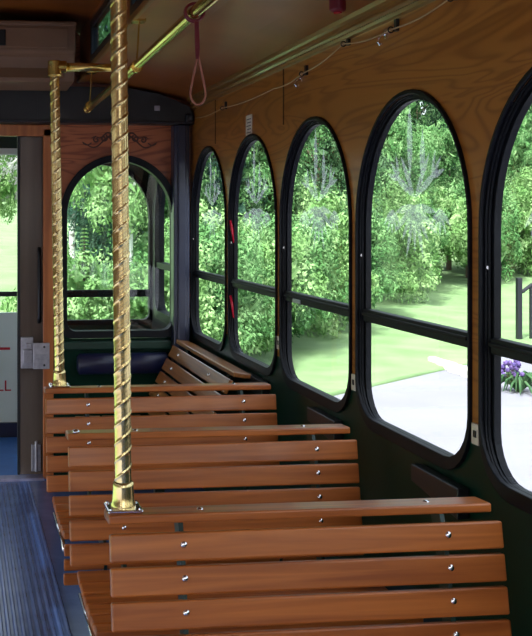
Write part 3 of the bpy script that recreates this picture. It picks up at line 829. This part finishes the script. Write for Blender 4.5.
# ------------------------------------------------------------------ foliage
def crown_mesh(name, seed, lumps, nclump, nleaf, leaf, squash=1.0):
    """lumps: list of (cx, cy, cz, rx, ry, rz); leaves scattered over many small clumps on the lumps"""
    rg = random.Random(seed); vs = []; fs = []
    def quad(p, n, s):
        n = n.normalized(); u = n.orthogonal().normalized(); q = rg.uniform(0, 6.28)
        u = (u * math.cos(q) + n.cross(u) * math.sin(q)); v = n.cross(u)
        k = len(vs); w = s * rg.uniform(.42, .6)
        vs.extend([p - u * s, p + v * w * .9 - n * s * .2, p + u * s, p - v * w - n * s * .2])
        fs.append((k, k + 1, k + 2, k + 3))
    for c in range(nclump):
        cx, cy, cz, rx, ry, rz = lumps[rg.randrange(len(lumps))]
        d = Vector((rg.gauss(0, 1), rg.gauss(0, 1), rg.gauss(0, 1))).normalized()
        rr = rg.uniform(.55, 1.0)
        cc = Vector((cx + d.x * rx * rr, cy + d.y * ry * rr, cz + d.z * rz * rr))
        cr = .22 * (rx + rz) * rg.uniform(.45, .9)
        for l in range(nleaf):
            e = Vector((rg.gauss(0, 1), rg.gauss(0, 1), rg.gauss(0, 1) * .75 + .2)).normalized()
            p = cc + e * cr * rg.uniform(.55, 1.05)
            quad(p, e + Vector((rg.uniform(-.7, .7), rg.uniform(-.7, .7), rg.uniform(-.3, .9))), leaf * rg.uniform(.6, 1.3))
    # inner twig mass so that the crown is not hollow
    for cx, cy, cz, rx, ry, rz in lumps:
        for i in range(60):
            d = Vector((rg.gauss(0, 1), rg.gauss(0, 1), rg.gauss(0, 1))).normalized() * rg.uniform(.1, .6)
            quad(Vector((cx + d.x * rx, cy + d.y * ry, cz + d.z * rz)), Vector((rg.uniform(-1, 1), rg.uniform(-1, 1), rg.uniform(-1, 1))), leaf * 4.0)
    me = bpy.data.meshes.new(name); me.from_pydata([tuple(v) for v in vs], [], fs); me.update()
    return me
def trunk_mesh(name, seed, h, r, branches=6):
    rg = random.Random(seed); bm = bmesh.new()
    pts = [(rg.uniform(-.05, .05) * h * .15 * i / 6, rg.uniform(-.05, .05) * h * .15 * i / 6, h * i / 6) for i in range(7)]
    tube(bm, [(0, 0, -.5)] + pts[1:], [r * (1 - .1 * i) for i in range(7)], 8)
    for k in range(branches):
        z = h * rg.uniform(.35, .85); a = rg.uniform(0, 6.28); l = h * rg.uniform(.2, .35)
        tube(bm, [(0, 0, z), (l * .5 * math.cos(a), l * .5 * math.sin(a), z + l * .35), (l * math.cos(a), l * math.sin(a), z + l * .6)], [r * .4, r * .28, r * .12], 6)
    me = bpy.data.meshes.new(name); bmesh.ops.recalc_face_normals(bm, faces=bm.faces); bm.to_mesh(me); bm.free(); return me
def rl(seed, n, spread, z0, z1, r0, r1):
    rg = random.Random(seed); out = []
    for i in range(n):
        a = rg.uniform(0, 6.28); q = spread * math.sqrt(rg.random()); r = rg.uniform(r0, r1)
        out.append((q * math.cos(a), q * math.sin(a), z0 + (z1 - z0) * (i + .5) / n, r, r, r * rg.uniform(.7, .95)))
    return out
def conifer_mesh(name, seed, h, r):
    rg = random.Random(seed); vs = []; fs = []
    for i in range(46):
        z = h * (.06 + .94 * i / 46); rr = r * (1 - i / 47)
        for j in range(9):
            a = rg.uniform(0, 6.28); d = Vector((math.cos(a), math.sin(a), -.18)); n = Vector((-math.sin(a), math.cos(a), 0))
            for q in range(7):
                t = (q + 1) / 7; p = Vector((0, 0, z)) + d * rr * t
                for s in (-1, 1):
                    k = len(vs); e = (d * .6 + n * s).normalized(); l = .06 + .07 * rr
                    vs.extend([p, p + e * l * .6 + Vector((0, 0, .025)), p + e * l * 1.3, p + e * l * .6 - Vector((0, 0, .012)) - d * .03]); fs.append((k, k + 1, k + 2, k + 3))
    me = bpy.data.meshes.new(name); me.from_pydata([tuple(v) for v in vs], [], fs); me.update(); return me

SPEC = {}
def species(key, crown, cmat, trunk=None, tmat='bark'):
    crown.materials.append(M[cmat])
    if trunk: trunk.materials.append(M[tmat])
    SPEC[key] = (crown, trunk)
species('round', crown_mesh('crown', 1, rl(1, 9, 1.5, 2.0, 6.2, 1.1, 1.8), 240, 110, .062), 'leaf_a', trunk_mesh('trunk', 1, 5.6, .16))
species('deep', crown_mesh('crown', 2, rl(2, 10, 1.6, 1.4, 7.2, 1.2, 1.9), 250, 110, .066), 'leaf_b', trunk_mesh('trunk', 2, 6.5, .18))
species('blue', crown_mesh('crown', 3, rl(3, 10, 1.3, 1.2, 7.6, 1.0, 1.6), 240, 110, .062), 'leaf_c', trunk_mesh('trunk', 3, 7.0, .15))
species('birch', crown_mesh('crown', 4, rl(4, 8, 1.2, 2.6, 7.6, .8, 1.3), 160, 90, .058), 'leaf_d', trunk_mesh('trunk', 4, 7.4, .13), 'birch')
species('shrub', crown_mesh('foliage', 5, rl(5, 6, .8, .55, 1.5, .65, 1.0), 170, 110, .042), 'leaf_a', trunk_mesh('stem', 5, 1.2, .05))
species('shrub_light', crown_mesh('foliage', 6, rl(6, 6, .9, .5, 1.6, .6, 1.0), 170, 110, .046), 'leaf_d', trunk_mesh('stem', 6, 1.2, .05))
species('conifer', conifer_mesh('needles', 7, 3.4, .6), 'leaf_d', trunk_mesh('trunk', 7, 3.2, .05, 0))
NAMES = {'round': ('leafy_tree', 'tree', 'trees behind the lawn'), 'deep': ('leafy_tree', 'tree', 'trees behind the lawn'), 'blue': ('leafy_tree', 'tree', 'trees behind the lawn'),
         'birch': ('birch_tree', 'tree', 'birches among the trees'), 'shrub': ('leafy_shrub', 'shrub', 'shrubs along the lawn edge'), 'shrub_light': ('leafy_shrub', 'shrub', 'shrubs along the lawn edge'), 'conifer': ('young_fir', 'tree', 'young firs')}
DESC = {'round': 'fresh green broadleaf tree', 'deep': 'deep green broadleaf tree', 'blue': 'blue-green tall tree', 'birch': 'pale-stemmed birch with yellow-green leaves', 'shrub': 'fresh green leafy shrub', 'shrub_light': 'yellow-green leafy shrub', 'conifer': 'small pale green fir'}
def where(az):
    if az < 3.6: return 'seen through the doorway'
    if az < 11: return 'through the bulkhead arch'
    if az < 14.9: return 'outside the farthest side window'
    if az < 18: return 'outside the second-farthest side window'
    if az < 22: return 'outside the middle side window'
    if az < 27.3: return 'outside the fourth side window'
    return 'outside the nearest side window'
rg = random.Random(11)
def plant(key, az, dist, sc, extra=''):
    a = math.radians(az); x, y = dist * math.sin(a), dist * math.cos(a)
    nm, cat, grp = NAMES[key]
    r = empty(nm, (x, y, ground_z(x, y)), rg.uniform(0, 6.28)); wf = .8 if cat == 'shrub' else .72; r.scale = (sc * wf, sc * wf, sc * rg.uniform(.92, 1.08))
    tag(r, (DESC[key] + ' ' + extra + ' ' + where(az)).replace('  ', ' '), cat, grp)
    cm, tm = SPEC[key]
    c = bpy.data.objects.new(cm.name.split('.')[0], cm); COL.objects.link(c); c.parent = r
    if tm:
        t = bpy.data.objects.new(tm.name.split('.')[0], tm); COL.objects.link(t); t.parent = r
PL = [
 # far wooded bank
 ('blue', 7.8, 27, 1.05, 'far back at left'), ('deep', 15.2, 29, 1.15, 'far back'), ('blue', 11.2, 34, 1.2, 'far back at right'), ('blue', 18.6, 36, 1.2, 'far back'), ('deep', 22.6, 40, 1.3, 'far back at left'),
 ('round', 20.9, 30, .95, 'far back'), ('blue', 26.2, 43, 1.2, 'far back at right'), ('round', 29.3, 43, 1.15, 'far back at left'), ('deep', 32.4, 48, 1.5, 'far back at right'), ('deep', 13.2, 40, 1.3, 'farthest back'), ('round', 24.6, 48, 1.25, 'farthest back'), ('blue', 28.2, 52, 1.3, 'farthest back'),
 # middle row
 ('birch', 6.2, 21, .8, 'left of the pole'), ('blue', 8.3, 18.5, .62, 'behind the pole'), ('birch', 9.35, 16.5, .75, 'with a white trunk'), ('round', 11.4, 18.5, .7, 'at the right edge'),  # dark blue-green leaves behind the arch stand in for the trees' shade
 ('blue', 14.0, 19.5, .74, 'in the middle row'), ('round', 17.0, 20.5, .74, 'in the middle row'), ('deep', 19.6, 23.5, .74, 'in the middle row'),
 ('round', 22.7, 29, .76, 'in the middle row at left'), ('round', 24.4, 33, .70, 'in the middle row'), ('round', 26.2, 34, .74, 'in the middle row at right'), ('round', 28.9, 36.5, .78, 'in the middle row at left'), ('deep', 31.2, 39, .8, 'in the middle row at right'),
 # shrubs in front
 ('shrub_light', 5.6, 12.6, .8, 'low at the left'), ('conifer', 6.9, 12.2, .66, 'standing left of the pole'), ('shrub', 8.0, 13.6, .8, 'low behind the pole'), ('shrub_light', 10.6, 13.4, .9, 'low at the right'),
 ('shrub', 12.7, 15.0, 1.05, 'low at left'), ('shrub_light', 15.0, 16.6, 1.1, 'low at right'), ('shrub', 16.9, 18.2, 1.15, 'low at left'), 
 ('shrub_light', 18.6, 20.4, 1.15, 'low at left'), ('shrub', 20.4, 22.6, 1.2, 'low at right'),
 ('shrub_light', 22.1, 26.2, 1.3, 'low at the left edge'), ('shrub', 23.9, 28.6, 1.3, 'low at left'), ('shrub_light', 25.5, 30.6, 1.35, 'low at right'), ('shrub', 27.1, 32.5, 1.35, 'low at the right edge'),
 ('shrub_light', 28.7, 34, 1.35, 'low at left'), ('shrub', 30.3, 35.5, 1.4, 'low in the middle'), ('shrub_light', 31.9, 37, 1.4, 'low at right'),
 ('birch', 1.7, 22, .66, 'standing alone'),
]
for p in PL: plant(*p)

# flowering plant by the path
root = empty('flower_clump', (7.27, 12.82, G)); tag(root, 'small purple-flowered clump with arching dark leaves at the edge of the pavement', 'plant')
bm = bmesh.new()
for k in range(34):
    a = k * 2.4; l = .16 + .06 * (k % 4)
    tube(bm, [(0, 0, 0), (l * .6 * math.cos(a), l * .6 * math.sin(a), .16 + .05 * (k % 3)), (l * math.cos(a), l * math.sin(a), .12 + .05 * (k % 3)), (l * 1.25 * math.cos(a), l * 1.25 * math.sin(a), .03)], [.012, .020, .018, .004], 5)
done(bm, 'leaf', 'leaf_b', root)
bm = bmesh.new()
rg2 = random.Random(3)
for k in range(26):
    c = Vector((rg2.uniform(-.2, .02), rg2.uniform(-.12, .12), rg2.uniform(.22, .40)))
    bmesh.ops.create_icosphere(bm, subdivisions=1, radius=.035, matrix=Matrix.Translation(c))
done(bm, 'blossom', 'flower', root)
